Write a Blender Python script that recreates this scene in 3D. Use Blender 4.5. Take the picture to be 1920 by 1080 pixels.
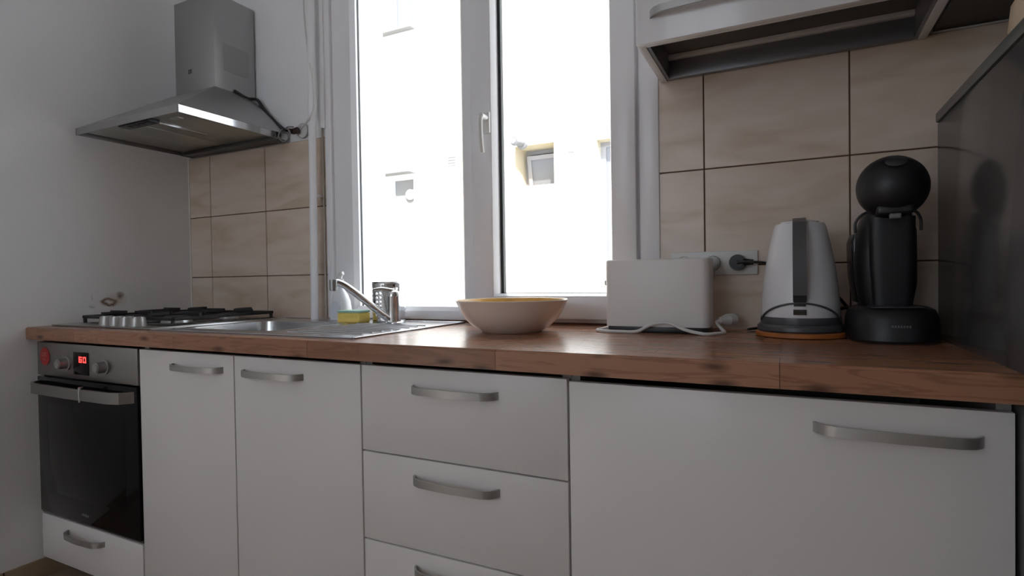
import bpy, bmesh, math, random
from mathutils import Vector, Matrix, noise
random.seed(4)
for o in list(bpy.data.objects): bpy.data.objects.remove(o)
SC = bpy.context.scene
COL = SC.collection
PI = math.pi
DZ = 0.065            # the floor lies at z = 0: all heights below are given from the drawer base line

# ------------------------------------------------------------------ camera
YAW, PIT, ROL, FPX = 0.45955, -0.01549, -0.01516, 1047.47
R_ = Vector((math.cos(YAW), math.sin(YAW), 0)); F_ = Vector((-math.sin(YAW), math.cos(YAW), 0)); U_ = Vector((0, 0, 1))
F2 = F_*math.cos(PIT) + U_*math.sin(PIT); U2 = -F_*math.sin(PIT) + U_*math.cos(PIT)
R3 = R_*math.cos(ROL) + U2*math.sin(ROL); U3 = -R_*math.sin(ROL) + U2*math.cos(ROL)
cd = bpy.data.cameras.new('camera'); cam = bpy.data.objects.new('camera', cd); COL.objects.link(cam)
cd.sensor_width = 36; cd.lens = FPX/1920*36; cd.clip_start = 0.02
m = Matrix((R3, U3, -F2)).transposed().to_4x4(); m.translation = Vector((2.3984, -1.6076, 0.9707+DZ)); cam.matrix_world = m
cd.dof.use_dof = False
SC.camera = cam

# ------------------------------------------------------------------ light
w = bpy.data.worlds.new('sky'); SC.world = w; w.use_nodes = True
bg = w.node_tree.nodes['Background']; bg.inputs[0].default_value = (0.80, 0.89, 1.0, 1); bg.inputs[1].default_value = 3.0
sd = bpy.data.lights.new('sun', 'SUN'); so = bpy.data.objects.new('sun', sd); COL.objects.link(so)
sd.energy = 11.5; sd.angle = math.radians(1.2); sd.color = (1.0, 0.97, 0.93)
so.rotation_euler = Vector((-0.35, 0.62, -0.80)).to_track_quat('-Z', 'Y').to_euler(); so.location = (2, -6, 9)
VS = SC.view_settings
VS.view_transform = 'Standard'; VS.look = 'None'; VS.gamma = 1; VS.use_curve_mapping = False
VS.exposure = 0.16
SC.cycles.max_bounces = 14; SC.cycles.diffuse_bounces = 8; SC.cycles.transparent_max_bounces = 16
SC.cycles.sample_clamp_indirect = 6.0

# ------------------------------------------------------------------ materials
def srgb(r, g, b):
    f = lambda c: (c/255/12.92 if c/255 <= .04045 else ((c/255+.055)/1.055)**2.4)
    return (f(r), f(g), f(b))
def mat(name, col, rough=.5, metal=0, var=0.0, vscale=8, bump=0, bscale=60, stretch=(1, 1, 1), coat=0, trans=0, emit=None, es=0, spec=None, ior=None, aniso=0):
    M = bpy.data.materials.new(name); M.use_nodes = True
    nt = M.node_tree; N = nt.nodes; L = nt.links; b = N['Principled BSDF']
    b.inputs['Base Color'].default_value = (*col, 1); b.inputs['Roughness'].default_value = rough; b.inputs['Metallic'].default_value = metal
    b.inputs['Coat Weight'].default_value = coat; b.inputs['Transmission Weight'].default_value = trans
    b.inputs['Coat Roughness'].default_value = .06
    if spec is not None: b.inputs['Specular IOR Level'].default_value = spec
    if ior: b.inputs['IOR'].default_value = ior
    if emit: b.inputs['Emission Color'].default_value = (*emit, 1); b.inputs['Emission Strength'].default_value = es
    tc = N.new('ShaderNodeTexCoord'); mp = N.new('ShaderNodeMapping'); mp.inputs['Scale'].default_value = stretch
    L.new(tc.outputs['Object'], mp.inputs[0])
    if var:
        n = N.new('ShaderNodeTexNoise'); n.inputs['Scale'].default_value = vscale; n.inputs['Detail'].default_value = 4
        L.new(mp.outputs[0], n.inputs['Vector'])
        r = N.new('ShaderNodeValToRGB'); r.color_ramp.elements[0].position = .3; r.color_ramp.elements[1].position = .7
        r.color_ramp.elements[0].color = (*[c*(1-var) for c in col], 1); r.color_ramp.elements[1].color = (*[min(1, c*(1+var)) for c in col], 1)
        L.new(n.outputs[0], r.inputs[0]); L.new(r.outputs[0], b.inputs['Base Color'])
    if bump:
        n2 = N.new('ShaderNodeTexNoise'); n2.inputs['Scale'].default_value = bscale; n2.inputs['Detail'].default_value = 3
        L.new(mp.outputs[0], n2.inputs['Vector'])
        bp = N.new('ShaderNodeBump'); bp.inputs['Strength'].default_value = bump; bp.inputs['Distance'].default_value = .002
        L.new(n2.outputs[0], bp.inputs['Height']); L.new(bp.outputs[0], b.inputs['Normal'])
    return M

def wood_mat(name, c1, c2, c3, rough):
    M = bpy.data.materials.new(name); M.use_nodes = True
    nt = M.node_tree; N = nt.nodes; L = nt.links; b = N['Principled BSDF']
    tc = N.new('ShaderNodeTexCoord')
    sx = N.new('ShaderNodeSeparateXYZ'); L.new(tc.outputs['Object'], sx.inputs[0])
    ad = N.new('ShaderNodeMath'); ad.operation = 'SUBTRACT'; L.new(sx.outputs[1], ad.inputs[0]); L.new(sx.outputs[2], ad.inputs[1])
    cx = N.new('ShaderNodeCombineXYZ'); L.new(sx.outputs[0], cx.inputs[0]); L.new(ad.outputs[0], cx.inputs[1])
    br = N.new('ShaderNodeTexBrick'); br.offset = .41; br.inputs['Scale'].default_value = 1; br.inputs['Brick Width'].default_value = .52
    br.inputs['Row Height'].default_value = .072; br.inputs['Mortar Size'].default_value = .0012; br.inputs['Mortar Smooth'].default_value = 1.0; br.inputs['Bias'].default_value = 0
    br.inputs['Color1'].default_value = (*c1, 1); br.inputs['Color2'].default_value = (*c2, 1); br.inputs['Mortar'].default_value = (*c3, 1)
    L.new(cx.outputs[0], br.inputs['Vector'])
    mp = N.new('ShaderNodeMapping'); mp.inputs['Scale'].default_value = (.9, 9, 9); L.new(tc.outputs['Object'], mp.inputs[0])
    n0 = N.new('ShaderNodeTexNoise'); n0.inputs['Scale'].default_value = 3; n0.inputs['Detail'].default_value = 5; n0.inputs['Distortion'].default_value = 1.4
    L.new(mp.outputs[0], n0.inputs['Vector'])
    wv = N.new('ShaderNodeMath'); wv.operation = 'MULTIPLY'; wv.inputs[1].default_value = 32; L.new(n0.outputs[0], wv.inputs[0])
    sn = N.new('ShaderNodeMath'); sn.operation = 'SINE'; L.new(wv.outputs[0], sn.inputs[0])
    mr = N.new('ShaderNodeMapRange'); mr.inputs[1].default_value = .2; mr.inputs[2].default_value = 1; mr.inputs[3].default_value = 0; mr.inputs[4].default_value = .5
    L.new(sn.outputs[0], mr.inputs[0])
    mx = N.new('ShaderNodeMix'); mx.data_type = 'RGBA'; mx.inputs[7].default_value = (*[c*.62 for c in c2], 1)
    L.new(mr.outputs[0], mx.inputs[0]); L.new(br.outputs[0], mx.inputs[6])
    # knots
    mk = N.new('ShaderNodeMapping'); mk.inputs['Scale'].default_value = (4.6, 15, 15); L.new(cx.outputs[0], mk.inputs[0])
    vo = N.new('ShaderNodeTexVoronoi'); vo.voronoi_dimensions = '2D'; vo.inputs['Scale'].default_value = 1.0; L.new(mk.outputs[0], vo.inputs['Vector'])
    kr = N.new('ShaderNodeMapRange'); kr.inputs[1].default_value = .03; kr.inputs[2].default_value = .15; kr.inputs[3].default_value = .8; kr.inputs[4].default_value = 0
    L.new(vo.outputs['Distance'], kr.inputs[0])
    m2 = N.new('ShaderNodeMix'); m2.data_type = 'RGBA'; m2.inputs[7].default_value = (*c3, 1)
    L.new(kr.outputs[0], m2.inputs[0]); L.new(mx.outputs[2], m2.inputs[6]); L.new(m2.outputs[2], b.inputs['Base Color'])
    b.inputs['Roughness'].default_value = rough
    return M

def tile_mat(name, c1, c2, c3, rough):
    M = bpy.data.materials.new(name); M.use_nodes = True
    nt = M.node_tree; N = nt.nodes; L = nt.links; b = N['Principled BSDF']
    tc = N.new('ShaderNodeTexCoord'); oi = N.new('ShaderNodeObjectInfo')
    ml = N.new('ShaderNodeMath'); ml.operation = 'MULTIPLY'; ml.inputs[1].default_value = 40; L.new(oi.outputs['Random'], ml.inputs[0])
    cb = N.new('ShaderNodeCombineXYZ'); L.new(ml.outputs[0], cb.inputs[1])
    va = N.new('ShaderNodeVectorMath'); va.operation = 'ADD'; L.new(tc.outputs['Object'], va.inputs[0]); L.new(cb.outputs[0], va.inputs[1])
    mp = N.new('ShaderNodeMapping'); mp.inputs['Rotation'].default_value = (0, .45, 0); mp.inputs['Scale'].default_value = (2.2, 5, 9); L.new(va.outputs[0], mp.inputs[0])
    n = N.new('ShaderNodeTexNoise'); n.inputs['Scale'].default_value = 1.5; n.inputs['Detail'].default_value = 5; n.inputs['Distortion'].default_value = .9; L.new(mp.outputs[0], n.inputs['Vector'])
    r = N.new('ShaderNodeValToRGB'); e = r.color_ramp.elements
    e[0].position = .3; e[0].color = (*c1, 1); e[1].position = .72; e[1].color = (*c2, 1)
    k = e.new(.5); k.color = (*c3, 1)
    L.new(n.outputs[0], r.inputs[0]); L.new(r.outputs[0], b.inputs['Base Color'])
    b.inputs['Roughness'].default_value = rough
    return M

def left_wall_mat():
    # white paint with a brown scorched ring and two small grey scuffs near the hob
    M = mat('painted_wall_left', (.86, .862, .87), .55, bump=.25, bscale=90)
    nt = M.node_tree; N = nt.nodes; L = nt.links; b = N['Principled BSDF']
    tc = N.new('ShaderNodeTexCoord')
    nz = N.new('ShaderNodeTexNoise'); nz.inputs['Scale'].default_value = 40; L.new(tc.outputs['Object'], nz.inputs['Vector'])
    sc = N.new('ShaderNodeVectorMath'); sc.operation = 'SCALE'; sc.inputs['Scale'].default_value = .02; L.new(nz.outputs['Color'], sc.inputs[0])
    ad = N.new('ShaderNodeVectorMath'); ad.operation = 'ADD'; L.new(tc.outputs['Object'], ad.inputs[0]); L.new(sc.outputs[0], ad.inputs[1])
    prev = None
    def spot(y, z, ry, rz, ring, col, amt, soft):
        nonlocal prev
        s = N.new('ShaderNodeVectorMath'); s.operation = 'SUBTRACT'; s.inputs[1].default_value = (0.01, y+.01, z+.01); L.new(ad.outputs[0], s.inputs[0])
        v = N.new('ShaderNodeVectorMath'); v.operation = 'MULTIPLY'; v.inputs[1].default_value = (0, 1/ry, 1/rz); L.new(s.outputs[0], v.inputs[0])
        l = N.new('ShaderNodeVectorMath'); l.operation = 'LENGTH'; L.new(v.outputs[0], l.inputs[0])
        a = N.new('ShaderNodeMath'); a.operation = 'SUBTRACT'; a.inputs[1].default_value = ring; L.new(l.outputs['Value'], a.inputs[0])
        c = N.new('ShaderNodeMath'); c.operation = 'ABSOLUTE'; L.new(a.outputs[0], c.inputs[0])
        mr = N.new('ShaderNodeMapRange'); mr.inputs[1].default_value = 0.05; mr.inputs[2].default_value = soft; mr.inputs[3].default_value = amt; mr.inputs[4].default_value = 0
        L.new(c.outputs[0], mr.inputs[0])
        mx = N.new('ShaderNodeMix'); mx.data_type = 'RGBA'; mx.inputs[7].default_value = (*col, 1); L.new(mr.outputs[0], mx.inputs[0])
        if prev: L.new(prev.outputs[2], mx.inputs[6])
        else: mx.inputs[6].default_value = (.86, .862, .87, 1)
        prev = mx
    spot(-.340, .905, .028, .014, .75, (.16, .07, .03), .95, .55)
    spot(-.300, .928, .017, .018, 0, (.10, .04, .02), .95, 1.0)
    spot(-.315, .915, .05, .03, 0, (.45, .32, .22), .5, 1.0)
    spot(-.398, .892, .016, .006, 0, (.28, .27, .25), .6, 1.0)
    spot(-.400, .925, .003, .02, 0, (.40, .39, .37), .5, 1.0)
    L.new(prev.outputs[2], b.inputs['Base Color'])
    return M

def glass_mat(name, tint=(1, 1, 1), gl=.08):
    M = bpy.data.materials.new(name); M.use_nodes = True
    nt = M.node_tree; N = nt.nodes; L = nt.links; N.remove(N['Principled BSDF'])
    t = N.new('ShaderNodeBsdfTransparent'); t.inputs[0].default_value = (*tint, 1)
    g = N.new('ShaderNodeBsdfGlossy'); g.inputs['Roughness'].default_value = .01
    lw = N.new('ShaderNodeLayerWeight'); lw.inputs[0].default_value = .5
    pw = N.new('ShaderNodeMath'); pw.operation = 'POWER'; pw.inputs[1].default_value = 4; L.new(lw.outputs['Facing'], pw.inputs[0])
    f = N.new('ShaderNodeMapRange'); f.inputs[3].default_value = .05; f.inputs[4].default_value = .9; L.new(pw.outputs[0], f.inputs[0])
    mx = N.new('ShaderNodeMixShader'); L.new(f.outputs[0], mx.inputs[0]); L.new(t.outputs[0], mx.inputs[1]); L.new(g.outputs[0], mx.inputs[2])
    L.new(mx.outputs[0], N['Material Output'].inputs[0])
    return M

M_glass = glass_mat('window_glass')
M_wall = mat('painted_wall', (.86, .865, .88), .55, bump=.25, bscale=90)
M_wallL = left_wall_mat()
M_rwall = mat('room_wall', (.80, .79, .78), .6, bump=.2, bscale=90)
M_ceil = mat('ceiling_paint', (.86, .86, .86), .7)
M_tile = tile_mat('beige_marbled_tile', (.56, .45, .335), (.74, .62, .55), (.68, .56, .47), .28)
M_floor = tile_mat('floor_tile', (.30, .22, .15), (.38, .29, .20), (.34, .25, .18), .4)
M_skirt = tile_mat('skirting_tile', (.36, .26, .17), (.45, .33, .22), (.40, .30, .20), .35)
M_grout = mat('brown_grout', (.12, .055, .035), .8)
M_trimc = mat('cream_corner_trim', (.75, .72, .66), .4)
M_pvc = mat('white_pvc', (.86, .86, .89), .28)
M_gasket = mat('black_gasket', (.015, .018, .022), .5)
M_front = mat('white_gloss_front', (.74, .715, .70), .38, coat=.12)
M_carc = mat('carcass_board', (.30, .29, .27), .5)
M_cavity = mat('dark_gap', (.05, .05, .04), .8)
M_plinth = mat('plinth_board', (.10, .09, .085), .5)
M_wood = wood_mat('oak_laminate_worktop', srgb(172, 125, 98), srgb(148, 103, 78), srgb(62, 38, 28), .26)
M_steel = mat('brushed_steel', (.36, .355, .34), .32, 1, bump=.05, bscale=300, stretch=(1, 1, 30))
M_hood = mat('hood_steel', (.43, .425, .425), .33, 1, bump=.04, bscale=300, stretch=(30, 30, 1))
M_rim = mat('polished_hood_rim', (.62, .62, .62), .13, 1)
M_filt = mat('grease_filter_alloy', (.42, .42, .38), .33, 1, var=.12, vscale=9)
M_dark = mat('dark_steel', (.10, .10, .095), .4, .6)
M_chrome = mat('chrome', (.80, .81, .83), .10, 1)
M_sink = mat('sink_steel', (.60, .61, .63), .24, 1, bump=.03, bscale=250)
M_handle = mat('satin_handle', (.48, .48, .475), .38, .85)
M_blackglass = mat('black_oven_glass', (.006, .006, .007), .08, spec=.18)
M_black = mat('black_plastic', (.013, .013, .015), .35)
M_iron = mat('cast_iron', (.018, .018, .02), .5, bump=.3, bscale=200)
M_enamel = mat('black_enamel', (.02, .02, .022), .2)
M_alu = mat('burner_aluminium', (.55, .55, .55), .35, 1)
M_knob = mat('silver_knob', (.42, .41, .40), .35, .6)
M_red = mat('red_sticker', (.36, .015, .018), .4)
M_pink = mat('sticker_print', (.55, .25, .25), .4)
M_digit = mat('red_display_digit', (.6, .02, .02), .4, emit=(1, .07, .06), es=1.6)
M_toast = mat('white_toaster_plastic', (.74, .715, .70), .32)
M_white = mat('white_plastic', (.72, .72, .71), .3)
M_cable = mat('white_cable', (.70, .69, .68), .4)
M_bcable = mat('black_cable', (.015, .015, .015), .45)
M_bowl = mat('cream_ceramic', (.86, .75, .65), .22)
M_bowlin = mat('bowl_yellow_glaze', (.68, .42, .12), .3, var=.25, vscale=14)
M_sponge = mat('yellow_sponge', (1.0, .74, .20), .9, var=.05, vscale=60, bump=.8, bscale=160)
M_scour = mat('green_scourer', (.42, .66, .58), .9, bump=.8, bscale=220)
M_soap = mat('milky_bottle_plastic', (.78, .80, .84), .3)
M_soapcap = mat('grey_bottle_cap', (.45, .46, .45), .35)
M_kettle = mat('kettle_white_shell', (.76, .76, .79), .25, coat=.3)
M_kgrey = mat('kettle_grey_trim', (.07, .073, .08), .3)
M_kdark = mat('kettle_dark_window', (.03, .027, .022), .15)
M_trivet = mat('orange_wood_trivet', (.42, .14, .035), .45, var=.2, vscale=20)
M_coffee = mat('anthracite_plastic', (.007, .008, .011), .42)
M_coffee2 = mat('smoked_tank', (.02, .021, .027), .25)
M_coffbtn = mat('grey_lever_tip', (.16, .16, .165), .35)
M_coffring = mat('dark_grey_ring', (.035, .037, .042), .3)
M_fridge = mat('dark_gloss_fridge', (.062, .061, .062), .16)
M_fridgetop = mat('dark_fridge_lid', (.085, .09, .088), .35)
M_pot = mat('cream_glaze', (.62, .50, .36), .45)
M_potred = mat('dark_red_glaze', (.13, .02, .02), .45)
M_ucab = mat('upper_cabinet_white', (.76, .75, .76), .22, coat=.25)
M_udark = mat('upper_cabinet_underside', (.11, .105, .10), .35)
M_uframe = mat('grey_metal_channel', (.22, .23, .25), .35, .5)
M_facade = mat('bright_render', (.86, .86, .84), .9, var=.03, vscale=2)
M_cream = mat('cream_render', (.42, .37, .26), .9)
M_reveal = mat('cream_reveal', (.62, .55, .40), .9)
M_extpane = mat('grey_pane', (.17, .17, .18), .3)
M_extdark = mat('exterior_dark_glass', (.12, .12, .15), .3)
M_extframe = mat('exterior_frame_shaded', (.30, .29, .30), .5)  # white frames darkened, their shading is put into the colour
M_bluepane = mat('pale_blue_pane', (.22, .26, .36), .2)
M_extgrey = mat('pale_grey_panel', (.24, .24, .245), .6)
M_ground = mat('courtyard_concrete', (.45, .44, .42), .9, var=.1, vscale=2)
M_roof = mat('roof_slab', (.4, .4, .4), .9)

# ------------------------------------------------------------------ mesh helpers
WL = {}
def finish(name, bm, m, parent, base, ang=35):
    bmesh.ops.remove_doubles(bm, verts=bm.verts, dist=1e-6)
    bmesh.ops.recalc_face_normals(bm, faces=bm.faces)
    bmesh.ops.translate(bm, verts=bm.verts, vec=-base)
    me = bpy.data.meshes.new(name); bm.to_mesh(me); bm.free()
    me.materials.append(m)
    me.shade_smooth(); me.set_sharp_from_angle(angle=math.radians(ang))
    o = bpy.data.objects.new(name, me); COL.objects.link(o)
    return o
def part(name, bm, m, parent, label=None, ang=35, kind=None):
    o = finish(name, bm, m, parent, WL[parent], ang)
    o.parent = parent; WL[o] = WL[parent]
    if label: o['label'] = label
    if kind: o['kind'] = kind
    return o
def thing(name, label, cat, loc, group=None, kind=None):
    o = bpy.data.objects.new(name, None); COL.objects.link(o); o.empty_display_size = .05
    v = Vector(loc); o.location = v + Vector((0, 0, DZ)); WL[o] = v
    if label: o['label'] = label
    if cat: o['category'] = cat
    if group: o['group'] = group
    if kind: o['kind'] = kind
    return o
def solo(name, bm, m, label, cat, group=None, ang=35, kind=None):
    xs = [v.co.x for v in bm.verts]; ys = [v.co.y for v in bm.verts]; zs = [v.co.z for v in bm.verts]
    b = Vector(((min(xs)+max(xs))/2, (min(ys)+max(ys))/2, min(zs)))
    o = finish(name, bm, m, None, b, ang); o.location = b + Vector((0, 0, DZ)); WL[o] = b
    if label: o['label'] = label
    if cat: o['category'] = cat
    if group: o['group'] = group
    if kind: o['kind'] = kind
    return o
def struct(name, bm, m, label=None):
    return solo_at(name, bm, m, label)
def solo_at(name, bm, m, label=None):
    b = Vector((0, 0, 0)); o = finish(name, bm, m, None, b); o.location = (0, 0, DZ); WL[o] = b
    o['kind'] = 'structure'
    if label: o['label'] = label
    return o
def NB(): return bmesh.new()
def merge(bm, t):
    me = bpy.data.meshes.new('t'); t.to_mesh(me); t.free(); bm.from_mesh(me); bpy.data.meshes.remove(me)
def box(bm, x0, x1, y0, y1, z0, z1, bev=0, seg=2):
    t = NB(); bmesh.ops.create_cube(t, size=1)
    for v in t.verts:
        v.co = Vector(((x0+x1)/2 + v.co.x*(x1-x0), (y0+y1)/2 + v.co.y*(y1-y0), (z0+z1)/2 + v.co.z*(z1-z0)))
    if bev: bmesh.ops.bevel(t, geom=list(t.edges), offset=bev, segments=seg, affect='EDGES', profile=.5)
    merge(bm, t); return bm
def B(*a, **k): return box(NB(), *a, **k)
def frame_of(d):
    d = d.normalized(); a = Vector((0, 0, 1)) if abs(d.z) < .9 else Vector((1, 0, 0))
    u = d.cross(a).normalized(); return u, d.cross(u).normalized()
def cyl(bm, p0, p1, r0, r1=None, seg=20, bev=0):
    p0 = Vector(p0); p1 = Vector(p1); r1 = r0 if r1 is None else r1
    u, v = frame_of(p1-p0); A = []; Bv = []
    t = NB()
    for i in range(seg):
        a = 2*PI*i/seg; d = u*math.cos(a)+v*math.sin(a)
        A.append(t.verts.new(p0+d*r0)); Bv.append(t.verts.new(p1+d*r1))
    for i in range(seg): t.faces.new((A[i], A[(i+1) % seg], Bv[(i+1) % seg], Bv[i]))
    f1 = t.faces.new(A); f2 = t.faces.new(list(reversed(Bv)))
    if bev: bmesh.ops.bevel(t, geom=list(f2.edges), offset=bev, segments=2, affect='EDGES')
    merge(bm, t); return bm
def tube(bm, pts, r, seg=8, sub=6, flat=None):
    P = [Vector(p) for p in pts]; Q = []
    if sub > 1 and len(P) > 2:
        for i in range(len(P)-1):
            p0 = P[max(i-1, 0)]; p1 = P[i]; p2 = P[i+1]; p3 = P[min(i+2, len(P)-1)]
            for k in range(sub):
                t = k/sub
                Q.append(.5*((2*p1)+(p2-p0)*t+(2*p0-5*p1+4*p2-p3)*t*t+(3*p1-p0-3*p2+p3)*t**3))
        Q.append(P[-1])
    else: Q = P
    rs = r if isinstance(r, (list, tuple)) else None
    rings = []; up = None
    for i, q in enumerate(Q):
        d = (Q[min(i+1, len(Q)-1)]-Q[max(i-1, 0)]).normalized()
        if up is None: u, v = frame_of(d)
        else:
            u = (up - d*up.dot(d)).normalized(); v = d.cross(u)
        up = u
        rr = r if rs is None else rs[0]+(rs[1]-rs[0])*i/(len(Q)-1)
        rings.append([bm.verts.new(q+(u*math.cos(2*PI*k/seg)+v*math.sin(2*PI*k/seg))*rr) for k in range(seg)])
    for a, b in zip(rings, rings[1:]):
        for k in range(seg): bm.faces.new((a[k], a[(k+1) % seg], b[(k+1) % seg], b[k]))
    bm.faces.new(rings[0]); bm.faces.new(list(reversed(rings[-1])))
    return bm
def lathe(bm, prof, c, seg=40, sx=1, sy=1, rot=0):
    c = Vector(c); rings = []
    for r, z in prof:
        if r < 1e-6: rings.append([bm.verts.new(c+Vector((0, 0, z)))])
        else: rings.append([bm.verts.new(c+Vector((r*sx*math.cos(rot+2*PI*k/seg), r*sy*math.sin(rot+2*PI*k/seg), z))) for k in range(seg)])
    for a, b in zip(rings, rings[1:]):
        for k in range(seg):
            n = (k+1) % seg
            if len(a) == 1 and len(b) == 1: continue
            if len(a) == 1: bm.faces.new((a[0], b[n], b[k]))
            elif len(b) == 1: bm.faces.new((a[k], a[n], b[0]))
            else: bm.faces.new((a[k], a[n], b[n], b[k]))
    return bm
def loft(bm, secs, seg=32):
    # secs: (z, cx, cy, rx, ry, exponent)
    rings = []
    for z, cx, cy, rx, ry, e in secs:
        R = []
        for k in range(seg):
            a = 2*PI*k/seg; c = math.cos(a); s = math.sin(a)
            R.append(bm.verts.new((cx+rx*math.copysign(abs(c)**(2/e), c), cy+ry*math.copysign(abs(s)**(2/e), s), z)))
        rings.append(R)
    for a, b in zip(rings, rings[1:]):
        for k in range(seg): bm.faces.new((a[k], a[(k+1) % seg], b[(k+1) % seg], b[k]))
    bm.faces.new(rings[0]); bm.faces.new(list(reversed(rings[-1])))
    return bm
def holed(bm, x0, x1, z0, z1, holes, put):
    xs = sorted({x0, x1, *[h[0] for h in holes], *[h[1] for h in holes]}); zs = sorted({z0, z1, *[h[2] for h in holes], *[h[3] for h in holes]})
    xs = [x for x in xs if x0 <= x <= x1]; zs = [z for z in zs if z0 <= z <= z1]
    for j in range(len(zs)-1):
        i = 0
        while i < len(xs)-1:
            def solid(i): 
                cx = (xs[i]+xs[i+1])/2; cz = (zs[j]+zs[j+1])/2
                return not any(h[0] < cx < h[1] and h[2] < cz < h[3] for h in holes)
            if not solid(i): i += 1; continue
            k = i
            while k < len(xs)-1 and solid(k): k += 1
            put(bm, xs[i], xs[k], zs[j], zs[j+1]); i = k
    return bm
def wallxz(y0, y1): return lambda bm, a, b, c, d: box(bm, a, b, y0, y1, c, d)
def slabxy(z0, z1): return lambda bm, a, b, c, d: box(bm, a, b, c, d, z0, z1)
def glyphs(bm, x, y, z, w, h, n, depth=.0008):
    # small letter-like strokes, raised from a face looking towards -y
    st = w/n
    for i in range(n):
        a = x+i*st; ww = st*.62
        box(bm, a, a+st*.16, y-depth, y, z, z+h)
        if i % 3 != 1: box(bm, a, a+ww, y-depth, y, z+h*.82, z+h)
        if i % 2 == 0: box(bm, a, a+ww, y-depth, y, z, z+h*.18)
        if i % 2 == 1: box(bm, a+ww-st*.16, a+ww, y-depth, y, z, z+h)
    return bm

XR, YF, ZF, ZC = 3.29, -4.3, -.065, 2.60    # right wall, wall behind the camera, floor, ceiling
WX0, WX1, WZ0, WZ1 = .826, 2.072, .835, 2.30  # window opening
ZT = .829                                     # worktop top
# ------------------------------------------------------------------ room shell
bm = holed(NB(), -.20, XR+.2, ZF-.2, ZC+.25, [(WX0, WX1, WZ0, WZ1)], wallxz(.008, .34))
wall_back = struct('wall_back', bm, M_wall)
wall_left = struct('wall_left', B(-.20, 0, YF-.2, .008, ZF-.2, ZC+.25), M_wallL)
struct('wall_right', B(XR, XR+.2, YF-.2, .008, ZF-.2, ZC+.25), mat('darkened_unseen_wall', (.34, .30, .27), .6, bump=.2, bscale=90))  # unseen wall given a dark colour to cut bounce light on the right
struct('wall_front', holed(NB(), 0, XR, ZF-.2, ZC+.25, [(.15, 1.75, .95, 2.50)], wallxz(YF-.2, YF)), M_rwall)
# added unseen window behind the camera, lets in light for the cabinet fronts
w2_ = thing('fill_light_window', None, None, (.95, YF, .95), kind='structure')
for q in ((.15, .22, .95, 2.50), (1.68, 1.75, .95, 2.50), (.91, .99, .95, 2.50), (.22, .91, .95, 1.02), (.22, .91, 2.43, 2.50), (.99, 1.68, .95, 1.02), (.99, 1.68, 2.43, 2.50)):
    part('window_frame', B(q[0], q[1], YF-.12, YF-.05, q[2], q[3], bev=.003), M_pvc, w2_)
for a_, b_ in ((.22, .91), (.99, 1.68)): part('pane', B(a_, b_, YF-.09, YF-.084, 1.02, 2.43), M_glass, w2_)
struct('ceiling', B(0, XR, YF, .008, ZC, ZC+.25), M_ceil)
floor = struct('floor', B(0, XR, YF, .008, ZF-.2, ZF-.008), M_grout)
fm = None
p = .42; nx = 10; ny = 11
for i in range(nx):
    for j in range(ny):
        x0 = i*p; x1 = min(x0+p-.004, XR); y1 = .008-j*p; y0 = max(y1-p+.004, YF)
        if x1-x0 < .03 or y1-y0 < .03: continue
        part('floor_tile', B(x0, x1, y0, y1, ZF-.008, ZF), M_floor, floor)

# tiles of the back wall: each a piece, brown joints between
TW, TH, TX, TZ = .3419, .2635, .1429, 1.0001
g = .0018
def tiles(xa, xb, name='wall_tile'):
    part('grout', B(xa, xb, .0035, .008, .80, 1.5271), M_grout, wall_back)
    k = -3
    while TX+k*TW < xb:
        x0 = max(xa, TX+k*TW+g) if TX+k*TW > xa else xa; x1 = min(xb, TX+(k+1)*TW-g)
        k += 1
        if x1-x0 < .01: continue
        for (za, zb) in ((.80, TZ), (TZ, TZ+TH), (TZ+TH, TZ+2*TH)):
            t = part('wall_tile', B(x0, x1, 0, .0045, za+g, zb-g, bev=.0009, seg=1), M_tile, wall_back)
            # own origin so each tile keeps its own veining
tiles(0.0, WX0)
tiles(WX1, XR)
part('corner_trim', B(0, .006, -.003, .0, .829, 1.530), M_trimc, wall_back)
part('tile_strip', B(WX0, WX1, 0, .0075, .80, .8345), M_grout, wall_back, label='narrow brown joint under the window frame')
# plaster upstand between pipe and window, ending slanted above the tiles
bm = NB()
prof = [(.795, 1.60), (.803, 1.575), (.812, 1.558), (.832, 1.552), (.832, ZC), (.795, ZC)]
a = [bm.verts.new((x, -.018, z)) for x, z in prof]; b = [bm.verts.new((x, .008, z)) for x, z in prof]
bm.faces.new(a); bm.faces.new(list(reversed(b)))
for i in range(len(a)): bm.faces.new((a[i], a[(i+1) % len(a)], b[(i+1) % len(a)], b[i]))
struct('trim_1', bm, M_wall)
# skirting tiles along the left wall
y = -.365
bs = thing('baseboard_left', None, None, (0, 0, 0), kind='structure')
while y > YF:
    y0 = max(y-.327, YF)
    if y < .0 and y > YF+.02: part('skirting_tile', B(0, .008, y0+.0015, y-.0015, ZF, .001, bev=.001, seg=1), M_skirt, bs)
    y -= .33
part('skirting_joint', B(0, .005, YF, -.30, ZF, -.001), M_grout, bs)

# ------------------------------------------------------------------ window
win = thing('window_1', None, None, (1.449, 0, WZ0), kind='structure')
def bars(name, L_, m, **k):
    bm = NB()
    for q in L_: box(bm, *q[:6], bev=(q[6] if len(q) > 6 else .003))
    return part(name, bm, m, win, **k)
# plaster/pvc cover strips on both sides
bars('cover_strip', [(.824, .858, -.012, .30, WZ0, WZ1, .006)], M_pvc)
bars('cover_strip', [(2.018, 2.074, -.006, .30, WZ0, WZ1, .004)], M_pvc)
# fixed outer frame
bars('window_frame', [(.858, .948, -.002, .075, WZ0, WZ1, .005), (1.428, 1.500, -.002, .075, WZ0, WZ1), (.94, 1.43, -.002, .075, WZ0, .868, .005),
                      (1.49, 2.02, .0, .075, WZ0, .852), (2.000, 2.02, 0.002, .075, WZ0, WZ1), (.94, 2.02, -.002, .075, WZ1-.06, WZ1)], M_pvc)
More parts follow.
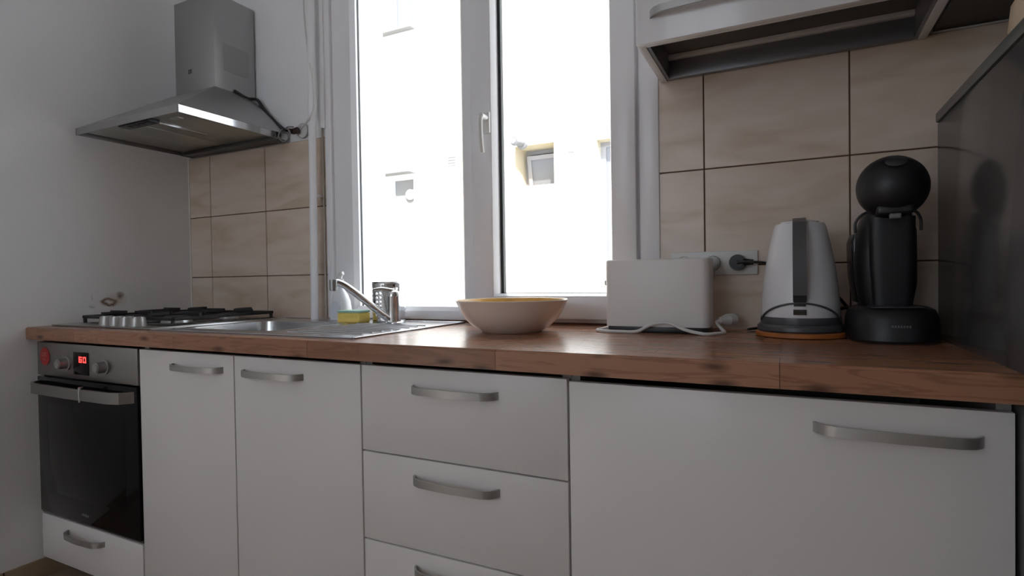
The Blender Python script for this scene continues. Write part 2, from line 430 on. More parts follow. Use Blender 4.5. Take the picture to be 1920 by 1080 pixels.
# opening sash with its own stiles and rails
bars('sash', [(1.470, 1.548, -.022, .05, .846, WZ1-.03, .006), (1.938, 2.012, -.022, .05, .846, WZ1-.03, .006),
              (1.545, 1.942, -.022, .05, .846, .918, .006), (1.545, 1.942, -.022, .05, WZ1-.10, WZ1-.03, .006)], M_pvc)
def bead(x0, x1, z0, z1, yf, yb, wd):
    # sloped glazing bead all round
    bm = NB()
    o = [(x0, z0), (x1, z0), (x1, z1), (x0, z1)]; i_ = [(x0+wd, z0+wd), (x1-wd, z0+wd), (x1-wd, z1-wd), (x0+wd, z1-wd)]
    O = [bm.verts.new((x, yf, z)) for x, z in o]; OB = [bm.verts.new((x, yb, z)) for x, z in o]
    I = [bm.verts.new((x, (yf+yb)/2, z)) for x, z in i_]; IB = [bm.verts.new((x, yb, z)) for x, z in i_]
    for k in range(4):
        n = (k+1) % 4
        bm.faces.new((O[k], O[n], I[n], I[k])); bm.faces.new((I[k], I[n], IB[n], IB[k])); bm.faces.new((OB[k], OB[n], IB[n], IB[k])); bm.faces.new((O[k], O[n], OB[n], OB[k]))
    return bm
part('glazing_bead', bead(.947, 1.430, .866, WZ1-.06, -.001, .030, .014), M_pvc, win)
part('glazing_bead', bead(1.547, 1.940, .917, WZ1-.10, -.020, .024, .008), M_pvc, win)
def gask(x0, x1, z0, z1, y0, y1, wl, w2):
    bm = NB(); box(bm, x0, x0+wl, y0, y1, z0, z1); box(bm, x1-w2, x1, y0, y1, z0, z1); box(bm, x0, x1, y0, y1, z0, z0+w2); box(bm, x0, x1, y0, y1, z1-w2, z1); return bm
part('gasket', gask(.9575, 1.422, .8765, WZ1-.07, .026, .034, .005, .002), M_gasket, win)
part('gasket', gask(1.553, 1.934, .9235, WZ1-.107, .018, .034, .012, .003), M_gasket, win)
part('pane', B(.952, 1.427, .031, .037, .872, WZ1-.065), M_glass, win, label='clear pane of the fixed left light')
part('pane', B(1.552, 1.936, .027, .033, .922, WZ1-.105), M_glass, win, label='clear pane of the opening sash')
# window handle, hanging down
bm = NB(); box(bm, 1.522, 1.550-.004, -.032, -.021, 1.44, 1.508, bev=.004); cyl(bm, (1.534, -.031, 1.488), (1.534, -.066, 1.488), .009, seg=16)
hp = part('window_handle', bm, M_white, win)
bm = NB(); tube(bm, [(1.534, -.060, 1.492), (1.534, -.067, 1.478), (1.534, -.069, 1.45), (1.534, -.066, 1.41), (1.534, -.059, 1.372)], .0078, seg=10); part('handle_lever', bm, M_white, hp)
part('window_sill', B(WX0, WX1, .10, .40, WZ0-.02, WZ0+.002), M_facade, win)

# ------------------------------------------------------------------ base units
YD = -.590     # door face
def handle_bm(xa, xb, z, h=.0165):
    bm = NB(); yo = YD-.030
    pts = [(xa, YD), (xa+.004, YD-.010), (xa+.014, YD-.021), (xa+.032, YD-.0285), ((xa+xb)/2, yo-.003), (xb-.032, YD-.0285), (xb-.014, YD-.021), (xb-.004, YD-.010), (xb, YD)]
    t = .0045; fr = []; 
    for i, (x, y) in enumerate(pts):
        a_ = Vector(pts[max(i-1, 0)]); b_ = Vector(pts[min(i+1, len(pts)-1)]); d = (b_-a_).normalized(); n = Vector((-d.y, d.x))
        q = [Vector((x, y)) , Vector((x, y))+n*t]
        fr.append([bm.verts.new((q[0].x, q[0].y, z-h/2)), bm.verts.new((q[0].x, q[0].y, z+h/2)), bm.verts.new((q[1].x, min(q[1].y, YD), z+h/2)), bm.verts.new((q[1].x, min(q[1].y, YD), z-h/2))])
    for a, b in zip(fr, fr[1:]):
        for k in range(4): bm.faces.new((a[k], a[(k+1) % 4], b[(k+1) % 4], b[k]))
    bm.faces.new(fr[0]); bm.faces.new(list(reversed(fr[-1])))
    return bm
def carcass(root, x0, x1, z0, z1, open_top=True, shelf=True):
    bm = NB(); t = .018
    box(bm, x0, x0+t, YD+.020, -.03, z0, z1); box(bm, x1-t, x1, YD+.020, -.03, z0, z1); box(bm, x0+t, x1-t, YD+.020, -.03, z0, z0+t)
    box(bm, x0+t, x1-t, -.045, -.03, z0+t, z1)
    if shelf: box(bm, x0+t, x1-t, YD+.120, YD+.18, z1-t, z1)
    part('carcass', bm, M_carc, root)
def front(root, name, x0, x1, z0, z1, hx, hz, lab=None):
    d = part(name, B(x0+.0022, x1-.0022, YD, YD+.018, z0+.0018, z1-.0018, bev=.0012, seg=2), M_front, root, label=lab)
    part('handle', handle_bm(hx-.109, hx+.109, hz), M_handle, d, label='satin silver bow handle')
    return d
Z0, Z1_, Z2_, ZTOP = .0148, .3651, .5734, .7768
XA, XB, XM, XC_, XD, XE = .025, .620, 1.0507, 1.494, 2.0128, 2.6865
# oven housing with a low drawer
t = thing('oven_cabinet', 'white low cabinet with a slim drawer under the built-in oven', 'cabinet', (.32, YD, ZF+.03))
bm = NB(); box(bm, 0.002, .018+.004, YD+.02, -.03, ZF+.07, ZTOP+.006); box(bm, .623-.003, .6235+.0, YD+.02, -.03, ZF+.07, ZTOP+.006); box(bm, .022, .620, YD+.02, -.03, .012, .026); box(bm, .022, .620, YD+.02, -.03, .160, .172); box(bm, .022, .62, -.045, -.03, .026, ZTOP)
part('carcass', bm, M_carc, t)
front(t, 'drawer', XA, XB, Z0, .1735, .305, .134)
# sink cabinet
t = thing('sink_cabinet', 'wide white cabinet with two tall doors under the sink', 'cabinet', ((XB+XC_)/2, YD, Z0))
carcass(t, XB+.004, XC_-.001, Z0, ZTOP+.008, shelf=False)
front(t, 'door', XB+.003, XM, Z0, ZTOP, .8985, .7335, 'left door of the sink cabinet')
front(t, 'door', XM, XC_, Z0, ZTOP, 1.200, .7335, 'right door of the sink cabinet')
# drawers
t = thing('drawer_cabinet', 'white three-drawer cabinet below the cream bowl', 'cabinet', ((XD+XC_)/2, YD, Z0))
carcass(t, XC_+.0005, XD-.0005, Z0, ZTOP+.008)
front(t, 'drawer', XC_, XD, Z2_, ZTOP, 1.751, .7300, 'top drawer')
front(t, 'drawer', XC_, XD, Z1_, Z2_, 1.7515, .5280, 'middle drawer')
front(t, 'drawer', XC_, XD, Z0, Z1_, 1.751, .3240, 'deep bottom drawer')
# right-hand cabinet
t = thing('base_cabinet', 'wide white cabinet with one door next to the dark fridge', 'cabinet', ((XD+XE)/2, YD, Z0))
carcass(t, XD+.0005, XE-.001, Z0, ZTOP+.008)
front(t, 'door', XD, XE, Z0, ZTOP-.004, 2.541, .7270)
# dark backing line in the gaps and plinth
solo('plinth', B(.0085, XE, -.505, -.489, ZF, .012), M_plinth, 'dark plinth board set back under the base cabinets', 'plinth')

# worktop with cut-out for the sink bowl
HX0, HX1, HY0, HY1 = .655, 1.095, -.505, -.150
bm = holed(NB(), .001, XE+.002, -.6113, -.0005, [(HX0, HX1, HY0, HY1)], slabxy(.7871, ZT))
bmesh.ops.remove_doubles(bm, verts=bm.verts, dist=1e-5)
fe = [e for e in bm.edges if all(abs(v.co.y+.6113) < 1e-4 and abs(v.co.z-ZT) < 1e-4 for v in e.verts)]
bmesh.ops.bevel(bm, geom=fe, offset=.004, segments=3, affect='EDGES')
solo('worktop', bm, M_wood, 'long oak-look wooden worktop running over all base cabinets', 'worktop')

# ------------------------------------------------------------------ oven
ov = thing('oven', 'built-in steel and black glass oven under the hob', 'oven', (.32, YD, .175))
cp = part('control_panel', B(XA+.004, XB-.004, YD-.002, YD+.02, .662, ZTOP, bev=.0025), M_steel, ov)
for kx, kz in ((.223, .7115), (.447, .7115)):
    bm = NB(); cyl(bm, (kx, YD-.002, kz), (kx, YD-.007, kz), .0235, seg=28); k_ = part('knob', cyl(bm, (kx, YD-.007, kz), (kx, YD-.034, kz), .0185, .0165, seg=28, bev=.003), M_knob, cp)
    part('knob_grip', B(kx-.003, kx+.003, YD-.039, YD-.033, kz-.016, kz+.016, bev=.001), M_dark, k_) if False else None
dp = part('display', B(.262, .353, YD-.0035, YD-.001, .677, .7515, bev=.001), M_blackglass, cp)
def seg7(bm, x, z, w, h, on, y):
    t = w*.24
    S = {'a': (x, x+w, z+h-t, z+h), 'd': (x, x+w, z, z+t), 'g': (x, x+w, z+h/2-t/2, z+h/2+t/2), 'b': (x+w-t, x+w, z+h/2, z+h), 'c': (x+w-t, x+w, z, z+h/2), 'f': (x, x+t, z+h/2, z+h), 'e': (x, x+t, z, z+h/2)}
    for k in on: q = S[k]; box(bm, q[0], q[1], y-.0006, y, q[2], q[3])
bm = NB(); seg7(bm, .297, .7175, .018, .020, 'acdefg', YD-.0035); seg7(bm, .3215, .7175, .018, .020, 'abcdef', YD-.0035)
part('display_digits', bm, M_digit, cp, label='glowing red digits 60')
bm = NB(); lathe(bm, [(0, 0), (.031, 0), (.031, .001), (0, .001)], (0, 0, 0), seg=32)
bmesh.ops.rotate(bm, verts=bm.verts, cent=(0, 0, 0), matrix=Matrix.Rotation(PI/2, 3, 'X')); bmesh.ops.translate(bm, verts=bm.verts, vec=(.081, YD-.002, .7275))
part('sticker', bm, M_red, cp, label='round red sticker with pale print')
bm = NB(); glyphs(bm, .062, YD-.003, .728, .036, .013, 3, .0004); glyphs(bm, .070, YD-.003, .713, .018, .008, 2, .0004)
part('sticker_print', bm, M_pink, cp)
dr = part('oven_door', B(XA+.004, XB-.006, YD-.004, YD+.02, .183, .657, bev=.003), M_blackglass, ov)
part('door_window', B(XA+.075, XB-.075, YD-.0046, YD-.003, .26, .57, bev=.0005), M_blackglass, dr)
bm = glyphs(NB(), .292, YD-.004, .2085, .043, .0075, 6, .0006); part('door_logo', bm, mat('pale_print', (.35, .35, .36), .4), dr)
part('door_bottom_rail', B(XA+.002, XB-.002, YD+.002, YD+.02, .1755, .182), M_dark, ov)
# oven handle: flat bar bowed forward, bent back at both ends
bm = NB(); path = [(.040, YD-.003), (.055, YD-.035), (.085, YD-.047), (.300, YD-.052), (.530, YD-.047), (.575, YD-.035), (.600, YD-.003)]
fr = []
for i, (x, y) in enumerate(path):
    a_ = Vector(path[max(i-1, 0)]); b_ = Vector(path[min(i+1, len(path)-1)]); d = (b_-a_).normalized(); n = Vector((-d.y, d.x)); q = Vector((x, y))+n*.009
    fr.append([bm.verts.new((x, y, .608)), bm.verts.new((x, y, .643)), bm.verts.new((q.x, min(q.y, YD-.003), .643)), bm.verts.new((q.x, min(q.y, YD-.003), .608))])
for a, b in zip(fr, fr[1:]):
    for k in range(4): bm.faces.new((a[k], a[(k+1) % 4], b[(k+1) % 4], b[k]))
bm.faces.new(fr[0]); bm.faces.new(list(reversed(fr[-1])))
hd = part('handle', bm, M_steel, dr, label='broad bowed steel handle', ang=20)
part('handle_clip', B(.3915, .3965, YD-.0545, YD-.040, .603, .652, bev=.001), M_chrome, ov)
part('oven_body', B(XA+.02, XB-.02, YD+.021, -.06, .185, .770), M_dark, ov)

# ------------------------------------------------------------------ hob
hob = thing('gas_hob', 'four-burner gas hob with black cast iron pan supports', 'hob', (.315, -.30, ZT))
part('hob_plate', B(.030, .600, -.548, -.050, ZT, ZT+.006, bev=.0025), M_steel, hob)
part('enamel_tray', B(.125, .592, -.470, -.058, ZT+.006, ZT+.0085, bev=.001), M_enamel, hob)
for i in range(4):
    x = .318+i*.058; y = -.515+.0*i
    bm = NB(); cyl(bm, (x, y, ZT+.006), (x, y, ZT+.010), .0265, seg=24); cyl(bm, (x, y, ZT+.010), (x, y, ZT+.038), .0245, .021, seg=24, bev=.003)
    kb = part('knob', bm, M_knob, hob); part('knob_mark', B(x-.002, x+.002, y-.020, y-.002, ZT+.038, ZT+.0388), M_black, kb)
for (x, y, r) in ((.200, -.365, .030), (.200, -.160, .038), (.460, -.365, .044), (.460, -.160, .030)):
    b_ = part('burner', cyl(cyl(NB(), (x, y, ZT+.0085), (x, y, ZT+.016), r*1.15, r*1.1, 28), (x, y, ZT+.016), (x, y, ZT+.024), r*.95, r*.9, 28), M_alu, hob)
    part('burner_cap', cyl(NB(), (x, y, ZT+.024), (x, y, ZT+.031), r*.92, r*.85, 28, bev=.002), M_iron, b_)
for x0, x1 in ((.060, .315), (.335, .590)):
    bm = NB(); y0, y1 = -.465, -.062; zt = ZT+.046; h = .010
    for (a, b, c, d) in ((x0, x1, y0, y0+.010), (x0, x1, y1-.010, y1), (x0, x0+.010, y0, y1), (x1-.010, x1, y0, y1), (x0, x1, (y0+y1)/2-.005, (y0+y1)/2+.005)):
        box(bm, a, b, c, d, ZT+.022, ZT+.033, bev=.002, seg=1)
    cx = (x0+x1)/2
    for cy in (-.365, -.160):
        for dx, dy in ((1, 0), (-1, 0), (0, 1), (0, -1)):
            ex = x0+.005 if dx < 0 else x1-.005 if dx > 0 else cx
            ey = cy
            if dy: ey = (y0+.005 if cy < -.26 else (y0+y1)/2) if dy < 0 else ((y0+y1)/2 if cy < -.26 else y1-.005)
            ix = cx+dx*.028; iy = cy+dy*.028
            if dx: 
                box(bm, min(ex, ix), max(ex, ix), cy-.004, cy+.004, zt-h, zt, bev=.0015, seg=1)
                box(bm, ex-.005, ex+.005, cy-.005, cy+.005, ZT+.022, zt, bev=.001, seg=1)
            else:
                box(bm, cx-.004, cx+.004, min(ey, iy), max(ey, iy), zt-h, zt, bev=.0015, seg=1)
                box(bm, cx-.005, cx+.005, ey-.005, ey+.005, ZT+.022, zt, bev=.001, seg=1)
    for fx in (x0+.007, x1-.007):
        for fy in (y0+.007, y1-.007): cyl(bm, (fx, fy, ZT+.006), (fx, fy, ZT+.030), .006, seg=10)
    part('pan_support', bm, M_iron, hob)

# ------------------------------------------------------------------ sink
sk = thing('sink', 'inset steel sink with bowl at left and ribbed drainer at right', 'sink', (1.03, -.29, ZT))
SX0, SX1, SY0, SY1 = .625, 1.445, -.558, -.030
bm = holed(NB(), SX0, SX1, SY0, SY1, [(.675, 1.075, -.485, -.170)], slabxy(ZT, ZT+.003))
box(bm, SX0, SX1, SY0, SY0+.007, ZT, ZT+.0055, bev=.0015); box(bm, SX0, SX1, SY1-.007, SY1, ZT, ZT+.0055, bev=.0015)
box(bm, SX0, SX0+.007, SY0, SY1, ZT, ZT+.0055, bev=.0015); box(bm, SX1-.007, SX1, SY0, SY1, ZT, ZT+.0055, bev=.0015)
part('sink_deck', bm, M_sink, sk)
bm = NB(); rings = []
def rr(cx, cy, rx, ry, z, e, n=48):
    R = []
    for k in range(n):
        a = 2*PI*k/n; c = math.cos(a); s = math.sin(a)
        R.append(bm.verts.new((cx+rx*math.copysign(abs(c)**(2/e), c), cy+ry*math.copysign(abs(s)**(2/e), s), z)))
    return R
cx, cy = .875, -.3275
for rx, ry, z, e in ((.212, .172, ZT+.0031, 9), (.206, .166, ZT+.0050, 9), (.199, .159, ZT+.002, 8), (.194, .152, ZT-.06, 7), (.186, .145, ZT-.135, 6), (.165, .125, ZT-.155, 5), (.04, .04, ZT-.160, 2)):
    rings.append(rr(cx, cy, rx, ry, z, e))
for a, b in zip(rings, rings[1:]):
    for k in range(48): bm.faces.new((a[k], a[(k+1) % 48], b[(k+1) % 48], b[k]))
bm.faces.new(rings[-1])
part('sink_bowl', bm, M_sink, sk)
bm = NB(); lathe(bm, [(.0, .003), (.030, .003), (.038, .001), (.038, -.001), (0, -.001)], (cx, cy, ZT-.160), seg=28); part('drain', bm, M_chrome, sk)
bm = NB()
for i in range(8):
    yy = -.475+i*.040; tube(bm, [(1.13, yy, ZT+.0030), (1.25, yy, ZT+.0035), (1.40, yy, ZT+.0030)], .0036, seg=8, sub=3)
part('drainer_rib', bm, M_sink, sk)
DK = ZT+.003
# tap
tx, ty = 1.243, -.145
tp = thing('mixer_tap', 'chrome mixer tap with long slanted spout behind the sink bowl', 'tap', (tx, ty, DK))
bm = NB(); lathe(bm, [(0, 0), (.027, 0), (.027, .004), (.0225, .007), (.0215, .03), (.021, .085), (.0215, .088), (.0215, .093), (.018, .104), (.010, .109), (0, .110)], (tx, ty, DK), seg=32)
part('tap_body', bm, M_chrome, tp)
tipx, tipy = 1.158, -.325
bm = NB(); D = Vector((tipx-tx, tipy-ty, 0)); 
P = [Vector((tx, ty, DK+.012))+D*.05, Vector((tx, ty, DK+.040))+D*.25, Vector((tx, ty, DK+.083))+D*.52, Vector((tx, ty, DK+.122))+D*.78, Vector((tx, ty, DK+.137))+D*.92, Vector((tx, ty, DK+.138))+D*1.0]
tube(bm, P, [.0125, .0095], seg=16, sub=6); part('spout', bm, M_chrome, tp)
bm = NB(); cyl(bm, (tipx, tipy, DK+.146), (tipx, tipy, DK+.112), .0125, seg=20, bev=.002); part('aerator', bm, mat('aerator_grey', (.35, .36, .36), .3, .8), tp)
bm = NB(); tube(bm, [(tx, ty, DK+.106), (tx-.020, ty-.030, DK+.113), (tx-.036, ty-.056, DK+.112)], [.0085, .0045], seg=12); part('lever', bm, M_chrome, tp)

# cutlery holder with round holes
cx, cy, r, h = 1.160, -.066, .0555, .136
ch = thing('utensil_holder', 'perforated steel utensil cylinder standing behind the tap', 'utensil holder', (cx, cy, DK))
bm = NB(); n = 24; zs = [0, .018] + [.018+.0145*i for i in range(1, 8)] + [h]
# seven rows of cells, holes in pairs of columns
def P3(u, z): a = 2*PI*(u-.5)/n+math.radians(-96); return Vector((cx+r*math.cos(a), cy+r*math.sin(a), DK+z))
for i in range(n):
    for j in range(len(zs)-1):
        za, zb = zs[j], zs[j+1]
        hole = (1 <= j <= 7) and (i in (0, 1, 4, 5, 8, 9, 12, 13, 17, 18, 21, 22))
        c4 = [(i, za), (i+.5, za), (i+1, za), (i+1, (za+zb)/2), (i+1, zb), (i+.5, zb), (i, zb), (i, (za+zb)/2)]
        if not hole:
            bm.faces.new([bm.verts.new(P3(*q)) for q in c4])
        else:
            O = [bm.verts.new(P3(*q)) for q in c4]; cu, cz = i+.5, (za+zb)/2
            I = [bm.verts.new(P3(cu+.0050/.0140*math.cos(a), cz+.0050*math.sin(a))) for a in [math.radians(-135+45*k) for k in range(8)]]
            for k in range(8): bm.faces.new((O[k], O[(k+1) % 8], I[(k+1) % 8], I[k]))
bmesh.ops.remove_doubles(bm, verts=bm.verts, dist=1e-5)
o = part('perforated_wall', bm, M_chrome, ch)
md = o.modifiers.new('thickness', 'SOLIDIFY'); md.thickness = .0012; md.offset = -1
lathe_b = lathe(NB(), [(0, .0), (r-.001, 0), (r-.001, .002), (0, .002)], (cx, cy, DK), seg=32); part('holder_base', lathe_b, M_sink, ch)
bm = NB()
for k in range(32):
    pass
tube(bm, [(cx+r*math.cos(2*PI*k/32), cy+r*math.sin(2*PI*k/32), DK+h) for k in range(33)], .0014, seg=6, sub=1); part('rolled_rim', bm, M_chrome, ch)

# washing-up liquid bottle
bx, by = .952, -.078
bt = thing('dish_soap_bottle', 'milky white washing-up liquid bottle in the corner by the pipe', 'bottle', (bx, by, DK))
bm = NB(); loft(bm, [(DK, bx, by, .036, .024, 3), (DK+.004, bx, by, .040, .027, 3), (DK+.035, bx, by, .041, .028, 2.8), (DK+.07, bx, by, .036, .026, 2.6), (DK+.095, bx, by, .026, .021, 2.4), (DK+.112, bx, by, .014, .013, 2.1), (DK+.128, bx, by, .011, .011, 2)], seg=36)
part('bottle_body', bm, M_soap, bt)
bm = NB(); loft(bm, [(DK+.122, bx, by, .0125, .0125, 2), (DK+.148, bx, by, .0125, .0125, 2), (DK+.150, bx, by, .010, .010, 2)], seg=24); cp_ = part('bottle_cap', bm, M_soapcap, bt)
bm = NB(); tube(bm, [(bx-.004, by, DK+.152), (bx+.004, by, DK+.166), (bx+.014, by, DK+.170)], [.010, .006], seg=12, sub=4); part('cap_spout', bm, M_white, cp_)
bm = NB(); lathe(bm, [(0, 0), (.018, 0), (.020, .001), (0, .0015)], (0, 0, 0), seg=24)
bmesh.ops.rotate(bm, verts=bm.verts, cent=(0, 0, 0), matrix=Matrix.Rotation(PI/2, 3, 'X')); bmesh.ops.scale(bm, vec=(1.2, 1, 1.5), verts=bm.verts); bmesh.ops.translate(bm, verts=bm.verts, vec=(bx, by-.0272, DK+.040))
part('embossed_panel', bm, mat('bottle_label', (.68, .72, .80), .35), bt)
# sponge
sx0, sx1, sy0, sy1 = 1.022, 1.140, -.150, -.090
sx0, sx1 = 1.012, 1.108
sp = thing('sponge', 'yellow kitchen sponge with green scouring side lying by the tap', 'sponge', ((sx0+sx1)/2, -.13, DK))
bm = B(sx0, sx1, -.163, -.100, DK, DK+.033, bev=.006, seg=3)
bmesh.ops.subdivide_edges(bm, edges=bm.edges[:], cuts=2, use_grid_fill=True)
for v in bm.verts:
    f = 1-.10*math.exp(-((v.co.z-DK-.018)/.008)**2); v.co.y = -.1315+(v.co.y+.1315)*f
    v.co += .0012*Vector(noise.noise_vector(v.co*60))*(0 if v.co.z < DK+.004 else 1)
part('foam', bm, M_sponge, sp)
bm = B(sx0+.001, sx1-.001, -.162, -.101, DK+.0335, DK+.041, bev=.002, seg=2); part('scouring_pad', bm, M_scour, sp)

# ------------------------------------------------------------------ bowl
cx, cy = 1.722, -.245
bo = thing('bowl', 'large cream ceramic bowl standing on the worktop before the window', 'bowl', (cx, cy, ZT))
bm = NB(); lathe(bm, [(0, .004), (.060, .004), (.066, 0), (.078, 0), (.084, .004), (.105, .016), (.126, .036), (.141, .060), (.1505, .082), (.153, .0855), (.1515, .0875), (.148, .0865)], (cx, cy, ZT), seg=72)
part('bowl_outside', bm, M_bowl, bo, ang=50)
bm = NB(); lathe(bm, [(0, .009), (.070, .010), (.098, .018), (.119, .037), (.134, .060), (.1435, .080), (.148, .0865)], (cx, cy, ZT), seg=72)
part('bowl_inside', bm, M_bowlin, bo, label='yellow glazed inside', ang=50)

# ------------------------------------------------------------------ toaster
to = thing('toaster', 'plain white long-slot toaster standing under the socket strip', 'toaster', (2.09, -.12, ZT))
tx0, tx1, ty0, ty1 = 1.966, 2.226, -.185, -.085
def rbox(x0, x1, y0, y1, z0, z1, r, tr, n=6):
    bm = NB(); secs = []
    def ring(ins, z):
        R = []
        for (qx, qy, a0) in ((x1-r, y1-r, 0), (x0+r, y1-r, PI/2), (x0+r, y0+r, PI), (x1-r, y0+r, 1.5*PI)):
            for k in range(n+1):
                a = a0+PI/2*k/n; rad = max(r-ins, .0005)
                ex = qx+(math.cos(a)*rad); ey = qy+(math.sin(a)*rad)
                R.append(bm.verts.new((ex, ey, z)))
        return R
    L_ = [ring(0, z0)]
    for k in range(5):
        a = PI/2*k/4; L_.append(ring(tr*(1-math.cos(a)), z1-tr+tr*math.sin(a)))
    m_ = len(L_[0])
    for a, b in zip(L_, L_[1:]):
        for k in range(m_): bm.faces.new((a[k], a[(k+1) % m_], b[(k+1) % m_], b[k]))
    bm.faces.new(L_[0]); bm.faces.new(list(reversed(L_[-1])))
    return bm
part('shell', rbox(tx0, tx1, ty0, ty1, ZT+.016, 1.017, .018, .005), M_toast, to)
part('base', B(tx0+.006, tx1-.004, ty0+.007, ty1-.006, ZT, ZT+.018, bev=.003), M_black, to)
part('bread_slot', B(tx0+.03, tx1-.03, -.140, -.112, 1.0172, 1.0178), M_black, to)
lv = part('lever', B(tx0-.014, tx0, -.142, -.118, .950, .964, bev=.003), M_white, to)
part('browning_dial', cyl(NB(), (tx0+.001, -.120, .880), (tx0-.008, -.120, .880), .012, seg=20, bev=.002), M_white, to)
bm = NB(); tube(bm, [(2.244, -.115, ZT+.030), (2.236, -.128, ZT+.026), (2.250, -.150, ZT+.012), (2.258, -.165, ZT+.0045), (2.236, -.205, ZT+.0045), (2.212, -.214, ZT+.005), (2.17, -.205, ZT+.013), (2.13, -.199, ZT+.028), (2.09, -.200, ZT+.023),
                 (2.055, -.206, ZT+.006), (2.01, -.209, ZT+.0045), (1.967, -.203, ZT+.0045), (1.945, -.186, ZT+.0045), (1.945, -.165, ZT+.0045), (1.957, -.150, ZT+.007), (1.968, -.145, ZT+.010)], .0042, seg=8)
part('power_cable', bm, M_cable, to)
bm = NB(); cyl(bm, (2.242, -.118, ZT+.030), (2.258, -.094, ZT+.030), .0075, .015, seg=18); cyl(bm, (2.258, -.094, ZT+.030), (2.272, -.073, ZT+.030), .0155, .0155, seg=18, bev=.002)
for s in (-1, 1): cyl(bm, (2.270+s*.004, -.074, ZT+.030+s*.006), (2.280+s*.004, -.060, ZT+.030+s*.006), .0022, seg=8)
part('plug', bm, M_white, to, label='white plug lying loose behind the toaster')

# ------------------------------------------------------------------ socket strip
ss = thing('socket_strip', 'white triple wall socket strip above the toaster', 'socket', (2.214, 0, .973))
part('cover_frame', B(2.104, 2.327, -.010, 0, .974, 1.038, bev=.0025), M_white, ss)
for i, x in enumerate((2.141, 2.2155, 2.290-.006)):
    bm = NB(); 
    lathe(bm, [(.0215, 0), (.0225, .003), (.0205, .0035), (.0195, -.001), (0, -.001)], (0, 0, 0), seg=28)
    bmesh.ops.rotate(bm, verts=bm.verts, cent=(0, 0, 0), matrix=Matrix.Rotation(PI/2, 3, 'X')); bmesh.ops.translate(bm, verts=bm.verts, vec=(x, -.0105, 1.006))
    s_ = part('socket', bm, M_white, ss)
    bm = NB(); 
    for q in (-1, 1): cyl(bm, (x+q*.0095, -.0122, 1.006), (x+q*.0095, -.0113, 1.006), .0027, seg=10)
    if i < 2: part('pin_hole', bm, M_black, s_)
    else: bm.free()
bm = NB(); cyl(bm, (2.2755+.003, -.014, 1.0065), (2.2755+.003, -.042, 1.0065), .0215, .0195, seg=28, bev=.004)
tube(bm, [(2.2785, -.034, 1.0065), (2.30, -.034, 1.0065), (2.318, -.034, 1.006)], [.010, .007], seg=12)
pl = solo('black_plug', bm, M_black, 'round black plug in the right socket beside the kettle', 'plug')
bm = NB(); tube(bm, [(2.318, -.034, 1.006), (2.345, -.030, 1.003), (2.40, -.018, .99), (2.47, -.018, .955), (2.52, -.020, .90), (2.54, -.026, .862), (2.55, -.045, .845)], .0038, seg=8)
solo('black_cable', bm, M_bcable, 'black mains cable running from the plug behind the kettle', 'cable')
# grey plug top showing behind the toaster
bm = NB(); cyl(bm, (2.2155, -.0145, 1.006), (2.2155, -.036, 1.006), .0205, .0185, seg=28, bev=.003)
tube(bm, [(2.2155, -.028, 1.0), (2.2155, -.030, .985), (2.2155, -.030, .965)], [.009, .006], seg=10)
solo('grey_plug', bm, mat('grey_plug_plastic', (.42, .42, .43), .4), 'round grey plug in the middle socket half hidden by the toaster', 'plug')

# ------------------------------------------------------------------ kettle and trivet
kx, ky = 2.422, -.145
bm = NB(); lathe(bm, [(0, 0), (.090, 0), (.0955, .003), (.0955, .010), (.092, .0125), (.075, .0125), (.073, .011), (0, .011)], (kx, ky, ZT), seg=56)
solo('trivet', bm, M_trivet, 'orange-brown round wooden trivet under the kettle', 'trivet')
kz = ZT+.0125
kt = thing('kettle', 'white electric kettle with a dark upright stripe on a round base', 'kettle', (kx, ky, kz))
bm = NB(); lathe(bm, [(0, 0), (.088, 0), (.0915, .004), (.091, .012), (.086, .018), (0, .018)], (kx, ky, kz), seg=56); part('power_base', bm, M_kgrey, kt)
bm = NB(); lathe(bm, [(0, .0185), (.084, .0185), (.0845, .024), (.084, .034), (.0, .034)], (kx, ky, kz), seg=56); part('base_ring', bm, M_kgrey, kt)
bm = NB(); lathe(bm, [(0, .031), (.082, .031), (.0835, .040), (.0825, .07), (.0790, .11), (.0735, .15), (.0665, .19), (.0600, .220), (.0555, .240), (.052, .247), (.0, .249)], (kx, ky, kz), seg=56, sx=.985); part('kettle_body', bm, M_kettle, kt, ang=50)
bm = NB(); lathe(bm, [(0, .2485), (.040, .2485), (.040, .252), (.030, .2545), (0, .256)], (kx, ky, kz), seg=40); part('lid', bm, M_kettle, kt)
# front handle strap, seen end on
dirv = Vector((2.3984-kx, -1.6076-ky, 0)).normalized(); sd_ = Vector((-dirv.y, dirv.x, 0))
def strap(pts, wd, th):
    bm = NB(); fr = []
    for i, (d, z) in enumerate(pts):
        a_ = Vector(pts[max(i-1, 0)]); b_ = Vector(pts[min(i+1, len(pts)-1)]); t_ = (b_-a_).normalized(); n_ = Vector((t_.y, -t_.x))
        row = []
        for s, e in ((-1, 0), (1, 0), (1, 1), (-1, 1)):
            q = Vector((d, z))+n_*th*e; c = Vector((kx, ky, kz))+dirv*q.x+sd_*s*wd*(.5 if not e else .42); c.z = kz+q.y; row.append(bm.verts.new(c))
        fr.append(row)
    for a, b in zip(fr, fr[1:]):
        for k in range(4): bm.faces.new((a[k], a[(k+1) % 4], b[(k+1) % 4], b[k]))
    bm.faces.new(fr[0]); bm.faces.new(list(reversed(fr[-1]))); return bm
part('handle', strap([(.030, .2555), (.050, .257), (.072, .247), (.090, .215), (.102, .17), (.107, .125), (.104, .085), (.086, .070)], .027, .010), M_kgrey, kt, label='dark grey upright strap handle')
part('water_gauge', strap([(.0845, .070), (.0838, .060), (.083, .10), ], .022, .003) if False else strap([(.0815, .135), (.0835, .10), (.0845, .060)], .024, .003), M_kdark, kt)
bm = NB()
pts = []
